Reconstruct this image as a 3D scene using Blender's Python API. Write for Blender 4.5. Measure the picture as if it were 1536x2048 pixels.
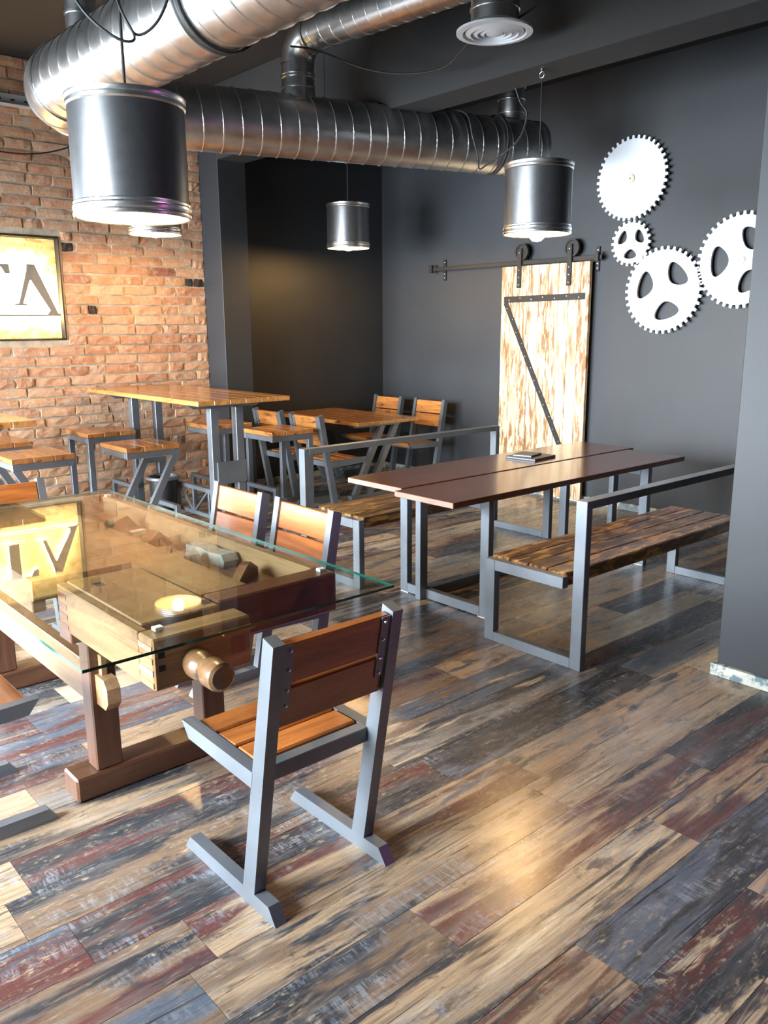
import bpy, bmesh, math, random
from mathutils import Vector, Matrix
random.seed(7)
S = bpy.context.scene
for o in list(bpy.data.objects): bpy.data.objects.remove(o, do_unlink=True)
COL = S.collection
R = math.radians

# ------------------------------------------------------------------ camera
H = 1.70
YAW, PIT, ROL, FPX = R(48.685), R(12.54), R(-0.319), 1669.0
fw = Vector((math.cos(YAW)*math.cos(PIT), math.sin(YAW)*math.cos(PIT), -math.sin(PIT)))
rt0 = Vector((math.sin(YAW), -math.cos(YAW), 0)); up0 = rt0.cross(fw)
rt = rt0*math.cos(ROL)+up0*math.sin(ROL); up = -rt0*math.sin(ROL)+up0*math.cos(ROL)
cd = bpy.data.cameras.new('camera'); cam = bpy.data.objects.new('camera', cd); COL.objects.link(cam)
cd.sensor_fit = 'VERTICAL'; cd.sensor_height = 36.0; cd.sensor_width = 27.0
cd.lens = FPX/2048*36.0; cd.clip_start = 0.02; cd.clip_end = 200
cam.matrix_world = Matrix(((rt.x, up.x, -fw.x, 0), (rt.y, up.y, -fw.y, 0), (rt.z, up.z, -fw.z, H), (0, 0, 0, 1)))
S.camera = cam
def px(x, y, z):
    d = Vector((x, y, z-H)); w = d.dot(fw)
    if w < 0.05: return None
    return 768+FPX*d.dot(rt)/w, 1024-FPX*d.dot(up)/w
def seen(pts, m=120):
    q = [px(*p) for p in pts]; q = [a for a in q if a]
    if not q: return False
    xs = [a[0] for a in q]; ys = [a[1] for a in q]
    return max(xs) > -m and min(xs) < 1536+m and max(ys) > -m and min(ys) < 2048+m

# ------------------------------------------------------------------ world, daylight, exposure
W = bpy.data.worlds.new('overcast_sky'); S.world = W; W.use_nodes = True
wb = W.node_tree.nodes['Background']; wb.inputs[0].default_value = (0.72, 0.85, 1.0, 1); wb.inputs[1].default_value = 5.0
S.view_settings.view_transform = 'Standard'; S.view_settings.look = 'None'
S.view_settings.gamma = 1.0; S.view_settings.use_curve_mapping = False
S.view_settings.exposure = -0.12
WX = -2.4                                   # window wall, left of and behind the camera
WINS = [(1.9, 4.4), (4.8, 7.4)]  # openings along Y
WZ = (0.35, 2.60)
for i, (a, b) in enumerate(WINS):
    ld = bpy.data.lights.new('window_daylight', 'AREA'); ld.shape = 'RECTANGLE'
    ld.size = WZ[1]-WZ[0]; ld.size_y = b-a; ld.energy = 440*(b-a)/2.2; ld.spread = R(78); ld.color = (0.80, 0.91, 1.0)
    lo = bpy.data.objects.new('window_daylight', ld); COL.objects.link(lo)
    lo.location = (WX-0.02, (a+b)/2, sum(WZ)/2); lo.rotation_euler = (0, R(-90+12), 0)
SW = (-2.1, 0.55)                           # opening in the brick wall, left of the picture
ld = bpy.data.lights.new('window_daylight', 'AREA'); ld.shape = 'RECTANGLE'; ld.size = SW[1]-SW[0]; ld.size_y = WZ[1]-WZ[0]
ld.energy = 210; ld.color = (0.80, 0.91, 1.0); ld.spread = R(120)
lo = bpy.data.objects.new('window_daylight', ld); COL.objects.link(lo); lo.location = (sum(SW)/2, 7.72, sum(WZ)/2); lo.rotation_euler = (R(-90+12), 0, 0)
ld = bpy.data.lights.new('bar_neon', 'AREA'); ld.shape = 'RECTANGLE'; ld.size = 1.2; ld.size_y = 0.06
ld.energy = 11; ld.color = (0.85, 0.12, 0.75)
lo = bpy.data.objects.new('bar_neon', ld); COL.objects.link(lo)
lo.location = (3.78, 0.1, 0.85); lo.rotation_euler = (0, R(90), 0)

# ------------------------------------------------------------------ materials
MATS = {}
def nt(name):
    m = bpy.data.materials.new(name); m.use_nodes = True; MATS[name] = m
    n = m.node_tree; return m, n, n.nodes['Principled BSDF']
def lk(n, a, b): n.links.new(a, b)
def val(n, op, a, b=None, c=None, clamp=False):
    x = n.nodes.new('ShaderNodeMath'); x.operation = op; x.use_clamp = clamp
    for i, v in enumerate((a, b, c)):
        if v is None: continue
        if isinstance(v, (int, float)): x.inputs[i].default_value = v
        else: lk(n, v, x.inputs[i])
    return x.outputs[0]
def mixc(n, f, a, b, mode='MIX'):
    x = n.nodes.new('ShaderNodeMix'); x.data_type = 'RGBA'; x.blend_type = mode; x.clamp_factor = True
    for s, v in ((x.inputs[0], f), (x.inputs[6], a), (x.inputs[7], b)):
        if isinstance(v, (int, float)): s.default_value = v
        elif isinstance(v, tuple): s.default_value = (*v, 1)
        else: lk(n, v, s)
    return x.outputs[2]
def ramp(n, f, stops, interp='LINEAR'):
    x = n.nodes.new('ShaderNodeValToRGB'); x.color_ramp.interpolation = interp
    el = x.color_ramp.elements
    while len(el) < len(stops): el.new(0.5)
    for e, (p, c) in zip(el, stops):
        e.position = p; e.color = (*c, 1) if len(c) == 3 else c
    lk(n, f, x.inputs[0]); return x.outputs[0]
def step(n, f, a, b):
    x = n.nodes.new('ShaderNodeMapRange'); x.interpolation_type = 'SMOOTHSTEP'
    x.inputs[1].default_value = a; x.inputs[2].default_value = b; lk(n, f, x.inputs[0]); return x.outputs[0]
def coords(n, kind='Object', rnd=True):
    t = n.nodes.new('ShaderNodeTexCoord'); v = t.outputs[kind]
    oi = n.nodes.new('ShaderNodeObjectInfo'); r = oi.outputs['Random']
    if rnd:
        c = n.nodes.new('ShaderNodeCombineXYZ')
        lk(n, val(n, 'MULTIPLY', r, 57.0), c.inputs[0]); lk(n, val(n, 'MULTIPLY', r, 131.0), c.inputs[1]); lk(n, val(n, 'MULTIPLY', r, 83.0), c.inputs[2])
        a = n.nodes.new('ShaderNodeVectorMath'); a.operation = 'ADD'; lk(n, v, a.inputs[0]); lk(n, c.outputs[0], a.inputs[1]); v = a.outputs[0]
    return v, r
def noise(n, v, sc, scale=1.0, detail=4.0, rough=0.55, dist=0.0):
    m = n.nodes.new('ShaderNodeMapping'); m.inputs['Scale'].default_value = sc; lk(n, v, m.inputs[0])
    x = n.nodes.new('ShaderNodeTexNoise'); x.inputs['Scale'].default_value = scale; x.inputs['Detail'].default_value = detail
    x.inputs['Roughness'].default_value = rough; x.inputs['Distortion'].default_value = dist
    lk(n, m.outputs[0], x.inputs['Vector']); return x.outputs['Fac']
def bump(n, p, h, s=0.3, d=0.01):
    b = n.nodes.new('ShaderNodeBump'); b.inputs['Strength'].default_value = s; b.inputs['Distance'].default_value = d
    lk(n, h, b.inputs['Height']); lk(n, b.outputs[0], p.inputs['Normal'])
def plain(name, c, rough=0.5, metal=0.0, var=0.15, sc=6.0, bmp=0.0, coat=0.0):
    m, n, p = nt(name); v, r = coords(n)
    f = noise(n, v, (1, 1, 1), sc, 4)
    lo = tuple(x*(1-var) for x in c); hi = tuple(min(1, x*(1+var)) for x in c)
    lk(n, ramp(n, f, [(0.3, lo), (0.7, hi)]), p.inputs['Base Color'])
    p.inputs['Roughness'].default_value = rough; p.inputs['Metallic'].default_value = metal
    p.inputs['Coat Weight'].default_value = coat
    if bmp: bump(n, p, noise(n, v, (1, 1, 1), sc*8, 5), bmp, 0.003)
    return m
def emit(name, c, s):
    m, n, p = nt(name); p.inputs['Base Color'].default_value = (*c, 1)
    p.inputs['Emission Color'].default_value = (*c, 1); p.inputs['Emission Strength'].default_value = s
    return m
def wood(name, dk, lt, rough=0.35, burn=None, bt=(0.5, 0.62), bs=(3.0, 16.0, 16.0), var=0.35, coat=0.0, bp=0.15):
    m, n, p = nt(name); v, r = coords(n)
    g = noise(n, v, (1.4, 13, 13), 1.0, 5, 0.6, 1.1)
    fine = noise(n, v, (5, 150, 150), 1.0, 3, 0.6)
    c = ramp(n, g, [(0.28, dk), (0.72, lt)])
    c = mixc(n, val(n, 'MULTIPLY', step(n, fine, 0.45, 0.7), 0.35), c, tuple(x*0.55 for x in dk))
    if burn:
        b = noise(n, v, bs, 1.0, 5, 0.65, 0.8)
        c = mixc(n, val(n, 'MULTIPLY', step(n, b, bt[0], bt[1]), 0.92), c, burn)
    t = val(n, 'ADD', val(n, 'MULTIPLY', r, var), 1-var*0.5)
    hs = n.nodes.new('ShaderNodeHueSaturation'); lk(n, c, hs.inputs['Color']); lk(n, t, hs.inputs['Value'])
    lk(n, hs.outputs[0], p.inputs['Base Color'])
    lk(n, val(n, 'MULTIPLY_ADD', fine, 0.15, rough-0.07), p.inputs['Roughness'])
    p.inputs['Coat Weight'].default_value = coat; p.inputs['Coat Roughness'].default_value = 0.12
    bump(n, p, fine, bp, 0.002)
    return m

def floor_mat():
    m, n, p = nt('worn_plank_print'); v, r = coords(n)
    wn = n.nodes.new('ShaderNodeTexWhiteNoise'); wn.noise_dimensions = '1D'; lk(n, val(n, 'MULTIPLY', r, 977.0), wn.inputs['W'])
    r2 = wn.outputs['Value']
    char = (0.030, 0.033, 0.040); slate = (0.085, 0.10, 0.13); brown = (0.20, 0.125, 0.078); tan = (0.39, 0.262, 0.158); wheat = (0.51, 0.385, 0.25); red = (0.105, 0.034, 0.030); grey = (0.22, 0.19, 0.165)
    A = ramp(n, r, [(0.0, char), (0.2, tan), (0.36, slate), (0.52, brown), (0.66, wheat), (0.8, char), (0.9, tan)], 'CONSTANT')
    B = ramp(n, r2, [(0.0, tan), (0.22, red), (0.42, char), (0.58, grey), (0.74, brown), (0.87, red)], 'CONSTANT')
    C = ramp(n, val(n, 'FRACT', val(n, 'MULTIPLY', r2, 7.3)), [(0.0, slate), (0.25, wheat), (0.5, brown), (0.75, char)], 'CONSTANT')
    b1 = noise(n, v, (0.9, 7.0, 1), 1.0, 4, 0.62, 0.5)
    b2 = noise(n, v, (1.6, 11.0, 1), 1.0, 4, 0.65, 0.4)
    c = mixc(n, step(n, b1, 0.47, 0.57), A, B)
    c = mixc(n, step(n, b2, 0.55, 0.63), c, C)
    grain = noise(n, v, (3.0, 90, 1), 1.0, 4, 0.65, 0.3)
    c = mixc(n, val(n, 'MULTIPLY', step(n, grain, 0.42, 0.66), 0.45), c, (0.045, 0.035, 0.028))
    g2 = noise(n, v, (9.0, 170, 1), 1.0, 4, 0.7, 0.2)
    c = mixc(n, val(n, 'MULTIPLY', step(n, g2, 0.50, 0.68), 0.5), c, (0.06, 0.05, 0.045))
    c = mixc(n, val(n, 'MULTIPLY', step(n, noise(n, v, (14, 120, 1), 1.0, 5, 0.75), 0.55, 0.70), 0.45), c, (0.42, 0.35, 0.26))
    # dark blotches left in the worn print
    bl = noise(n, v, (5.5, 14, 1), 1.0, 6, 0.72, 0.3)
    c = mixc(n, val(n, 'MULTIPLY', step(n, bl, 0.56, 0.64), 0.8), c, (0.035, 0.034, 0.038))
    # ochre paint flecks
    fl = noise(n, v, (20, 50, 1), 1.0, 6, 0.75)
    fm = noise(n, v, (2.1, 5, 1), 1.0, 2)
    c = mixc(n, val(n, 'MULTIPLY', step(n, fl, 0.54, 0.70), step(n, fm, 0.45, 0.6)), c, (0.38, 0.29, 0.18))
    # whitish cross saw scuffs
    saw = noise(n, v, (60, 13, 1), 1.0, 6, 0.75, 0.9)
    sm = noise(n, v, (1.7, 8, 1), 1.0, 3, 0.6, 0.6)
    c = mixc(n, val(n, 'MULTIPLY', val(n, 'MULTIPLY', step(n, saw, 0.44, 0.66), step(n, sm, 0.50, 0.66)), 0.62), c, (0.30, 0.315, 0.35))
    cr = noise(n, v, (1.3, 38, 1), 1.0, 3, 0.5, 0.9)
    c = mixc(n, val(n, 'MULTIPLY', step(n, cr, 0.655, 0.69), 0.85), c, (0.018, 0.015, 0.014))
    veil = noise(n, v, (3.2, 26, 1), 1.0, 5, 0.7, 0.4)
    c = mixc(n, val(n, 'MULTIPLY', step(n, veil, 0.45, 0.72), 0.45), c, (0.17, 0.155, 0.145))
    lk(n, c, p.inputs['Base Color'])
    lk(n, val(n, 'MULTIPLY_ADD', bl, 0.14, 0.20), p.inputs['Roughness'])
    p.inputs['Specular IOR Level'].default_value = 0.62
    bump(n, p, grain, 0.12, 0.002)
    return m
def brick_mat():
    m, n, p = nt('old_red_brick'); v, r = coords(n)
    c = ramp(n, r, [(0.0, (0.38, 0.17, 0.085)), (0.25, (0.47, 0.235, 0.125)), (0.5, (0.54, 0.30, 0.165)), (0.75, (0.44, 0.21, 0.115)), (0.93, (0.58, 0.36, 0.22)), (1.0, (0.25, 0.085, 0.05))])
    a = noise(n, v, (1, 1, 1), 14, 6, 0.65)
    c = mixc(n, val(n, 'MULTIPLY', step(n, a, 0.48, 0.66), 0.6), c, (0.60, 0.42, 0.27))
    d = noise(n, v, (1, 1, 1), 9, 5, 0.7)
    c = mixc(n, val(n, 'MULTIPLY', step(n, d, 0.53, 0.68), 0.75), c, (0.40, 0.34, 0.27))
    lk(n, c, p.inputs['Base Color']); p.inputs['Roughness'].default_value = 0.85
    bump(n, p, noise(n, v, (1, 1, 1), 30, 8, 0.7), 0.7, 0.012)
    return m
def osb_mat():
    m, n, p = nt('chipboard_flakes'); v, r = coords(n, rnd=False)
    mp = n.nodes.new('ShaderNodeMapping'); mp.inputs['Scale'].default_value = (1, 1, 2.2); mp.inputs['Rotation'].default_value = (0, 0.5, 0); lk(n, v, mp.inputs[0])
    vo = n.nodes.new('ShaderNodeTexVoronoi'); vo.inputs['Scale'].default_value = 17; lk(n, mp.outputs[0], vo.inputs['Vector'])
    f = n.nodes.new('ShaderNodeSeparateColor'); lk(n, vo.outputs['Color'], f.inputs[0])
    c = ramp(n, f.outputs[0], [(0.0, (0.40, 0.24, 0.07)), (0.5, (0.62, 0.42, 0.15)), (1.0, (0.72, 0.54, 0.24))])
    c = mixc(n, val(n, 'MULTIPLY', step(n, noise(n, v, (40, 40, 9), 1.0, 3), 0.62, 0.7), 0.6), c, (0.2, 0.1, 0.03))
    lk(n, c, p.inputs['Base Color']); p.inputs['Roughness'].default_value = 0.6
    bump(n, p, f.outputs[0], 0.2, 0.004); return m
def zinc_mat(name='galvanised_zinc', base=0.66, rough=0.30):
    m, n, p = nt(name); v, r = coords(n)
    a = noise(n, v, (1, 1, 1), 9, 4, 0.6)
    lk(n, ramp(n, a, [(0.3, (base*0.82,)*3), (0.7, (base*1.1, base*1.1, base*1.08))]), p.inputs['Base Color'])
    p.inputs['Metallic'].default_value = 1.0
    lk(n, val(n, 'MULTIPLY_ADD', a, 0.14, rough-0.05), p.inputs['Roughness']); return m
def glass_mat():
    m, n, p = nt('clear_glass'); out = n.nodes['Material Output']; n.nodes.remove(p)
    t = n.nodes.new('ShaderNodeBsdfTransparent'); t.inputs[0].default_value = (0.95, 0.985, 0.965, 1)
    g = n.nodes.new('ShaderNodeBsdfGlossy'); g.inputs['Roughness'].default_value = 0.012
    ge = n.nodes.new('ShaderNodeNewGeometry'); dp = n.nodes.new('ShaderNodeVectorMath'); dp.operation = 'DOT_PRODUCT'
    lk(n, ge.outputs['Incoming'], dp.inputs[0]); lk(n, ge.outputs['Normal'], dp.inputs[1])
    c = val(n, 'POWER', val(n, 'SUBTRACT', 1.0, val(n, 'ABSOLUTE', dp.outputs['Value'])), 5.0)
    f = val(n, 'MULTIPLY_ADD', c, 0.96, 0.04, clamp=True)
    x = n.nodes.new('ShaderNodeMixShader'); lk(n, f, x.inputs[0]); lk(n, t.outputs[0], x.inputs[1]); lk(n, g.outputs[0], x.inputs[2])
    lk(n, x.outputs[0], out.inputs[0]); return m
def glass_edge_mat():
    m, n, p = nt('green_glass_edge'); p.inputs['Base Color'].default_value = (0.008, 0.06, 0.045, 1)
    p.inputs['Roughness'].default_value = 0.08; p.inputs['Transmission Weight'].default_value = 0.0; return m
def plaster_trim_mat():
    m, n, p = nt('chipped_white_trim'); v, r = coords(n)
    a = noise(n, v, (1, 1, 1), 9, 6, 0.7)
    c = ramp(n, a, [(0.42, (0.50, 0.48, 0.41)), (0.50, (0.40, 0.40, 0.36)), (0.54, (0.09, 0.13, 0.155)), (0.66, (0.20, 0.25, 0.27))])
    lk(n, c, p.inputs['Base Color']); p.inputs['Roughness'].default_value = 0.6; return m
def barn_mat():
    m, n, p = nt('scorched_pale_boards'); v, r = coords(n)
    g = noise(n, v, (1.3, 20, 20), 1.0, 5, 0.62, 0.9); b = noise(n, v, (4.5, 26, 26), 1.0, 5, 0.68, 0.8); k = noise(n, v, (1.2, 5, 5), 1.0, 2)
    c = ramp(n, g, [(0.3, (0.50, 0.33, 0.16)), (0.65, (0.66, 0.55, 0.38))])
    c = mixc(n, val(n, 'MULTIPLY', step(n, b, 0.43, 0.58), step(n, k, 0.28, 0.52)), c, (0.20, 0.09, 0.03))
    lk(n, c, p.inputs['Base Color']); p.inputs['Roughness'].default_value = 0.5; bump(n, p, g, 0.2, 0.004); return m

M = {}
M['wall'] = plain('anthracite_wall_paint', (0.0165, 0.018, 0.021), 0.6, 0, 0.12, 2.2, 0.12)
M['ceil'] = plain('black_ceiling_paint', (0.014, 0.0135, 0.0135), 0.8, 0, 0.12, 2.0, 0.1)
M['floor'] = floor_mat(); M['gap'] = plain('dark_joint', (0.05, 0.04, 0.035), 0.8)
M['brick'] = brick_mat(); M['mortar'] = plain('rough_mortar', (0.42, 0.35, 0.26), 0.9, 0, 0.3, 9.0, 0.9)
M['dkbrick'] = plain('black_stained_brick', (0.035, 0.022, 0.018), 0.9, 0, 0.4, 20, 0.6)
M['trim'] = plaster_trim_mat(); M['zinc'] = zinc_mat(); M['zinc2'] = zinc_mat('bright_zinc_rim', 0.72, 0.27)
M['shade'] = plain('graphite_shade_metal', (0.17, 0.17, 0.175), 0.33, 0.9, 0.08, 30)
M['inner'] = plain('warm_white_shade_lining', (0.85, 0.78, 0.66), 0.6)
M['bulb'] = emit('lit_bulb', (1.0, 0.62, 0.25), 620.0)
M['steel'] = plain('gunmetal_steel', (0.165, 0.180, 0.200), 0.38, 0.6, 0.14, 5.0, 0.05)
M['rivet'] = plain('bright_rivet', (0.8, 0.78, 0.76), 0.25, 1.0)
M['black'] = plain('black_iron', (0.022, 0.020, 0.019), 0.5, 0.5, 0.2, 12)
M['cable'] = plain('black_cable', (0.012, 0.012, 0.012), 0.55)
M['chair'] = wood('orange_brown_varnish', (0.16, 0.040, 0.010), (0.43, 0.145, 0.032), 0.28, None, var=0.3, coat=0.3)
M['scorch'] = wood('scorched_pine', (0.26, 0.105, 0.026), (0.50, 0.26, 0.08), 0.32, (0.040, 0.015, 0.007), (0.38, 0.53), (5, 22, 22), var=0.25, coat=0.3)
M['seatw'] = wood('scorched_stool_wood', (0.24, 0.085, 0.020), (0.48, 0.20, 0.055), 0.28, (0.07, 0.022, 0.008), (0.54, 0.66), (5, 14, 14), var=0.25, coat=0.35)
M['bartop'] = wood('honey_varnished_top', (0.23, 0.088, 0.022), (0.47, 0.225, 0.065), 0.22, (0.10, 0.035, 0.010), (0.57, 0.68), (4, 15, 15), var=0.15, coat=0.5, bp=0.05)
M['tabtop'] = wood('dark_red_brown_varnish', (0.058, 0.019, 0.010), (0.115, 0.040, 0.020), 0.2, (0.20, 0.075, 0.03), (0.62, 0.78), (2.5, 12, 12), var=0.1, coat=0.4, bp=0.03)
M['endgrain'] = plain('pale_sawn_end', (0.20, 0.125, 0.095), 0.6)
M['oldw'] = wood('aged_bench_wood', (0.13, 0.062, 0.023), (0.29, 0.15, 0.058), 0.4, (0.14, 0.065, 0.025), (0.6, 0.75), (3, 6, 6), var=0.15)
M['oldlt'] = wood('pale_planed_wood', (0.25, 0.135, 0.062), (0.42, 0.25, 0.12), 0.45, None, var=0.1)
M['oldred'] = wood('dark_red_stained_beech', (0.085, 0.022, 0.014), (0.19, 0.060, 0.032), 0.34, (0.05, 0.014, 0.012), (0.58, 0.7), (3, 5, 5), var=0.15, coat=0.2)
M['drumw'] = wood('polished_dark_beech', (0.085, 0.042, 0.018), (0.19, 0.10, 0.045), 0.3, None, var=0.1, coat=0.3)
M['oldbr'] = wood('dark_brown_beech', (0.055, 0.021, 0.011), (0.12, 0.048, 0.022), 0.4, None, var=0.2)
M['hole_shade'] = plain('hole_shade_black', (0.015, 0.010, 0.007), 0.9)  # near-black standing for the shade inside holes; dowel ends share it
M['stone'] = plain('grey_whetstone', (0.34, 0.32, 0.28), 0.85, 0, 0.3, 25, 0.6)
M['gear'] = plain('white_gear_paint', (0.60, 0.62, 0.66), 0.45, 0, 0.02)
M['hub'] = plain('beige_hub_plastic', (0.42, 0.39, 0.28), 0.5); M['osb'] = osb_mat(); M['letter'] = plain('grey_letter_board', (0.17, 0.165, 0.15), 0.6)
M['led'] = emit('warm_white_led', (1.0, 0.88, 0.66), 420.0)
M['glass'] = glass_mat(); M['gedge'] = glass_edge_mat(); M['barn'] = barn_mat()
M['white'] = plain('white_plastic', (0.8, 0.8, 0.78), 0.5); M['leather'] = plain('black_leather', (0.03, 0.03, 0.032), 0.42, 0, 0.2, 60, 0.2)
M['tray'] = plain('grey_cable_tray', (0.62, 0.62, 0.60), 0.45, 0.3)

# ------------------------------------------------------------------ geometry helpers
def put(o, parent=None):
    COL.objects.link(o)
    if parent: o.parent = parent
    return o
def thing(name, label, cat, loc=(0, 0, 0), rz=0.0, group=None):
    o = bpy.data.objects.new(name, None); COL.objects.link(o); o.empty_display_size = 0.1
    o.location = loc; o.rotation_euler = (0, 0, R(rz)); o['label'] = label; o['category'] = cat
    if group: o['group'] = group
    return o
def tag(o, label, cat, group=None):
    o['label'] = label; o['category'] = cat
    if group: o['group'] = group
    return o
def struct(o): o['kind'] = 'structure'; return o
def meshobj(name, verts, faces, mat, parent=None, smooth=False, loc=(0, 0, 0)):
    me = bpy.data.meshes.new(name); me.from_pydata([tuple(v) for v in verts], [], faces); me.update()
    if mat: me.materials.append(mat)
    if smooth:
        for f in me.polygons: f.use_smooth = True
    o = bpy.data.objects.new(name, me); o.location = loc; return put(o, parent)
BOX = {}
def boxmesh(d, mat, bev):
    k = (round(d[0], 4), round(d[1], 4), round(d[2], 4), mat.name, bev)
    if k in BOX: return BOX[k]
    bm = bmesh.new(); bmesh.ops.create_cube(bm, size=1.0)
    for v in bm.verts: v.co = Vector((v.co.x*d[0], v.co.y*d[1], v.co.z*d[2]))
    if bev: bmesh.ops.bevel(bm, geom=bm.edges[:], offset=min(bev, min(d)*0.3), segments=1, affect='EDGES', clamp_overlap=True)
    bmesh.ops.recalc_face_normals(bm, faces=bm.faces)
    me = bpy.data.meshes.new('box'); bm.to_mesh(me); bm.free(); me.materials.append(mat); BOX[k] = me; return me
def P(name, parent, lo, hi, mat, bev=0.002):
    """box from corner to corner; local X lies along its longest side (grain)"""
    d = [hi[i]-lo[i] for i in range(3)]; c = [(hi[i]+lo[i])/2 for i in range(3)]
    ax = max(range(3), key=lambda i: d[i])
    if ax == 0: dims, rot = (d[0], d[1], d[2]), (0, 0, 0)
    elif ax == 1: dims, rot = (d[1], d[0], d[2]), (0, 0, R(90))
    else: dims, rot = (d[2], d[1], d[0]), (0, R(90), 0)
    o = bpy.data.objects.new(name, boxmesh(dims, mat, bev)); o.location = c; o.rotation_euler = rot
    return put(o, parent)
def B(name, parent, p0, p1, w, h, mat, bev=0.002, side=None):
    """bar between two points; w along side vector, h across"""
    p0, p1 = Vector(p0), Vector(p1); x = (p1-p0).normalized()
    s = Vector(side) if side else (Vector((0, 0, 1)).cross(x) if abs(x.z) < 0.99 else Vector((0, 1, 0)))
    y = (s-x*s.dot(x)).normalized(); z = x.cross(y)
    o = bpy.data.objects.new(name, boxmesh(((p1-p0).length, w, h), mat, bev))
    m = Matrix((x, y, z)).transposed().to_4x4(); m.translation = (p0+p1)/2
    o.matrix_local = m; o.location = (p0+p1)/2; o.rotation_euler = m.to_euler()
    return put(o, parent)
def poly(name, parent, pts, t, mat, loc=(0, 0, 0), rot=(0, 0, 0), holes=(), bev=0.0, mat2=None):
    """flat outline in local XY extruded from z=0 to z=t, with holes"""
    bm = bmesh.new()
    for lp in (pts, *holes):
        vs = [bm.verts.new((a, b, 0)) for a, b in lp]
        for i in range(len(vs)): bm.edges.new((vs[i], vs[(i+1) % len(vs)]))
    if holes: bmesh.ops.triangle_fill(bm, use_beauty=True, use_dissolve=False, edges=bm.edges[:])
    else: bm.faces.new(bm.verts[:])
    r = bmesh.ops.extrude_face_region(bm, geom=bm.faces[:])
    for v in [g for g in r['geom'] if isinstance(g, bmesh.types.BMVert)]: v.co.z += t
    bmesh.ops.recalc_face_normals(bm, faces=bm.faces)
    me = bpy.data.meshes.new(name); bm.to_mesh(me); bm.free(); me.materials.append(mat)
    if mat2:
        me.materials.append(mat2)
        for f in me.polygons:
            if abs(f.normal.z) < 0.5: f.material_index = 1
    o = bpy.data.objects.new(name, me); o.location = loc; o.rotation_euler = rot; return put(o, parent)
def lathe(name, parent, prof, mat, n=40, loc=(0, 0, 0), rot=(0, 0, 0), smooth=True):
    vs, fs = [], []
    for r, z in prof:
        for i in range(n): a = 2*math.pi*i/n; vs.append((r*math.cos(a), r*math.sin(a), z))
    for k in range(len(prof)-1):
        for i in range(n): j = (i+1) % n; fs.append((k*n+i, k*n+j, (k+1)*n+j, (k+1)*n+i))
    o = meshobj(name, vs, fs, mat, parent, smooth, loc); o.rotation_euler = rot
    o.data.set_sharp_from_angle(angle=R(35)); return o
def smooth_path(pts, k=8):
    pts = [Vector(p) for p in pts]; out = []
    for i in range(len(pts)-1):
        a = pts[max(i-1, 0)]; b = pts[i]; c = pts[i+1]; d = pts[min(i+2, len(pts)-1)]
        for j in range(k):
            t = j/k; out.append(0.5*((2*b)+(c-a)*t+(2*a-5*b+4*c-d)*t*t+(3*b-a-3*c+d)*t**3))
    out.append(pts[-1]); return out
def sweep(name, parent, path, r, mat, n=8, caps=True, smooth=True):
    vs, fs = [], []; path = [Vector(p) for p in path]; prev = None
    for i, p in enumerate(path):
        t = (path[min(i+1, len(path)-1)]-path[max(i-1, 0)]).normalized()
        if prev is None: u = t.orthogonal().normalized()
        else: u = (prev-t*prev.dot(t)).normalized()
        prev = u; w = t.cross(u)
        for k in range(n): a = 2*math.pi*k/n; vs.append(p+(u*math.cos(a)+w*math.sin(a))*r)
    for i in range(len(path)-1):
        for k in range(n): j = (k+1) % n; fs.append((i*n+k, i*n+j, (i+1)*n+j, (i+1)*n+k))
    if caps: fs.append(tuple(range(n-1, -1, -1))); fs.append(tuple((len(path)-1)*n+k for k in range(n)))
    o = meshobj(name, vs, fs, mat, parent, smooth); o.data.set_sharp_from_angle(angle=R(50)); return o
def copy_tree(o, parent=None):
    c = o.copy(); COL.objects.link(c); c.parent = parent
    for ch in list(o.children): copy_tree(ch, c)
    return c
def place(proto, used, label, loc, rz, group=None, sc=1.0):
    o = proto if not used else copy_tree(proto)
    used.append(1); o.location = loc; o.rotation_euler = (0, 0, R(rz)); o.scale = (sc, sc, sc)
    o['label'] = label
    if group: o['group'] = group
    return o

# ------------------------------------------------------------------ the room
GX, BY, CZ, NY = 6.78, 7.70, 3.90, -2.4      # gear wall, brick/alcove wall, ceiling, wall behind
PX0, PX1, PY = 4.39, 4.70, 7.36              # pillar
NX, NYc = 3.81, 1.83                         # near wall stub
fl = struct(P('floor', None, (WX-0.3, NY-0.2, -0.12), (GX+0.2, BY+0.3, -0.012), M['gap'], 0))
struct(P('ceiling', None, (WX-0.3, NY-0.2, CZ), (GX+0.2, BY+0.3, CZ+0.1), M['ceil'], 0))
struct(P('wall_right', None, (GX, NY, 0), (GX+0.2, BY+0.3, CZ), M['wall'], 0))
struct(P('wall_back', None, (PX1, BY+0.02, 0), (GX, BY+0.3, CZ), M['wall'], 0))
struct(P('wall_pillar', None, (PX0, PY, 0), (PX1, BY+0.3, CZ), M['wall'], 0.004))
struct(P('trim_1', None, (PX0, NY, 3.25), (PX1, PY, CZ), M['ceil'], 0.004))
struct(P('wall_near_right', None, (NX, NY, 0), (NX+0.32, NYc, CZ), M['wall'], 0.004))
struct(P('wall_front', None, (WX-0.3, NY-0.2, 0), (GX, NY, CZ), M['wall'], 0))
ys = [NY]+[v for w in WINS for v in w]+[BY+0.3]
wl = struct(P('wall_window', None, (WX-0.3, NY, 0), (WX, BY+0.3, WZ[0]), M['wall'], 0))
struct(P('wall_window_head', None, (WX-0.3, NY, WZ[1]), (WX, BY+0.3, CZ), M['wall'], 0))
for i in range(0, len(ys), 2): struct(P('wall_window_pier', None, (WX-0.3, ys[i], WZ[0]), (WX, ys[i+1], WZ[1]), M['wall'], 0))
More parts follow.
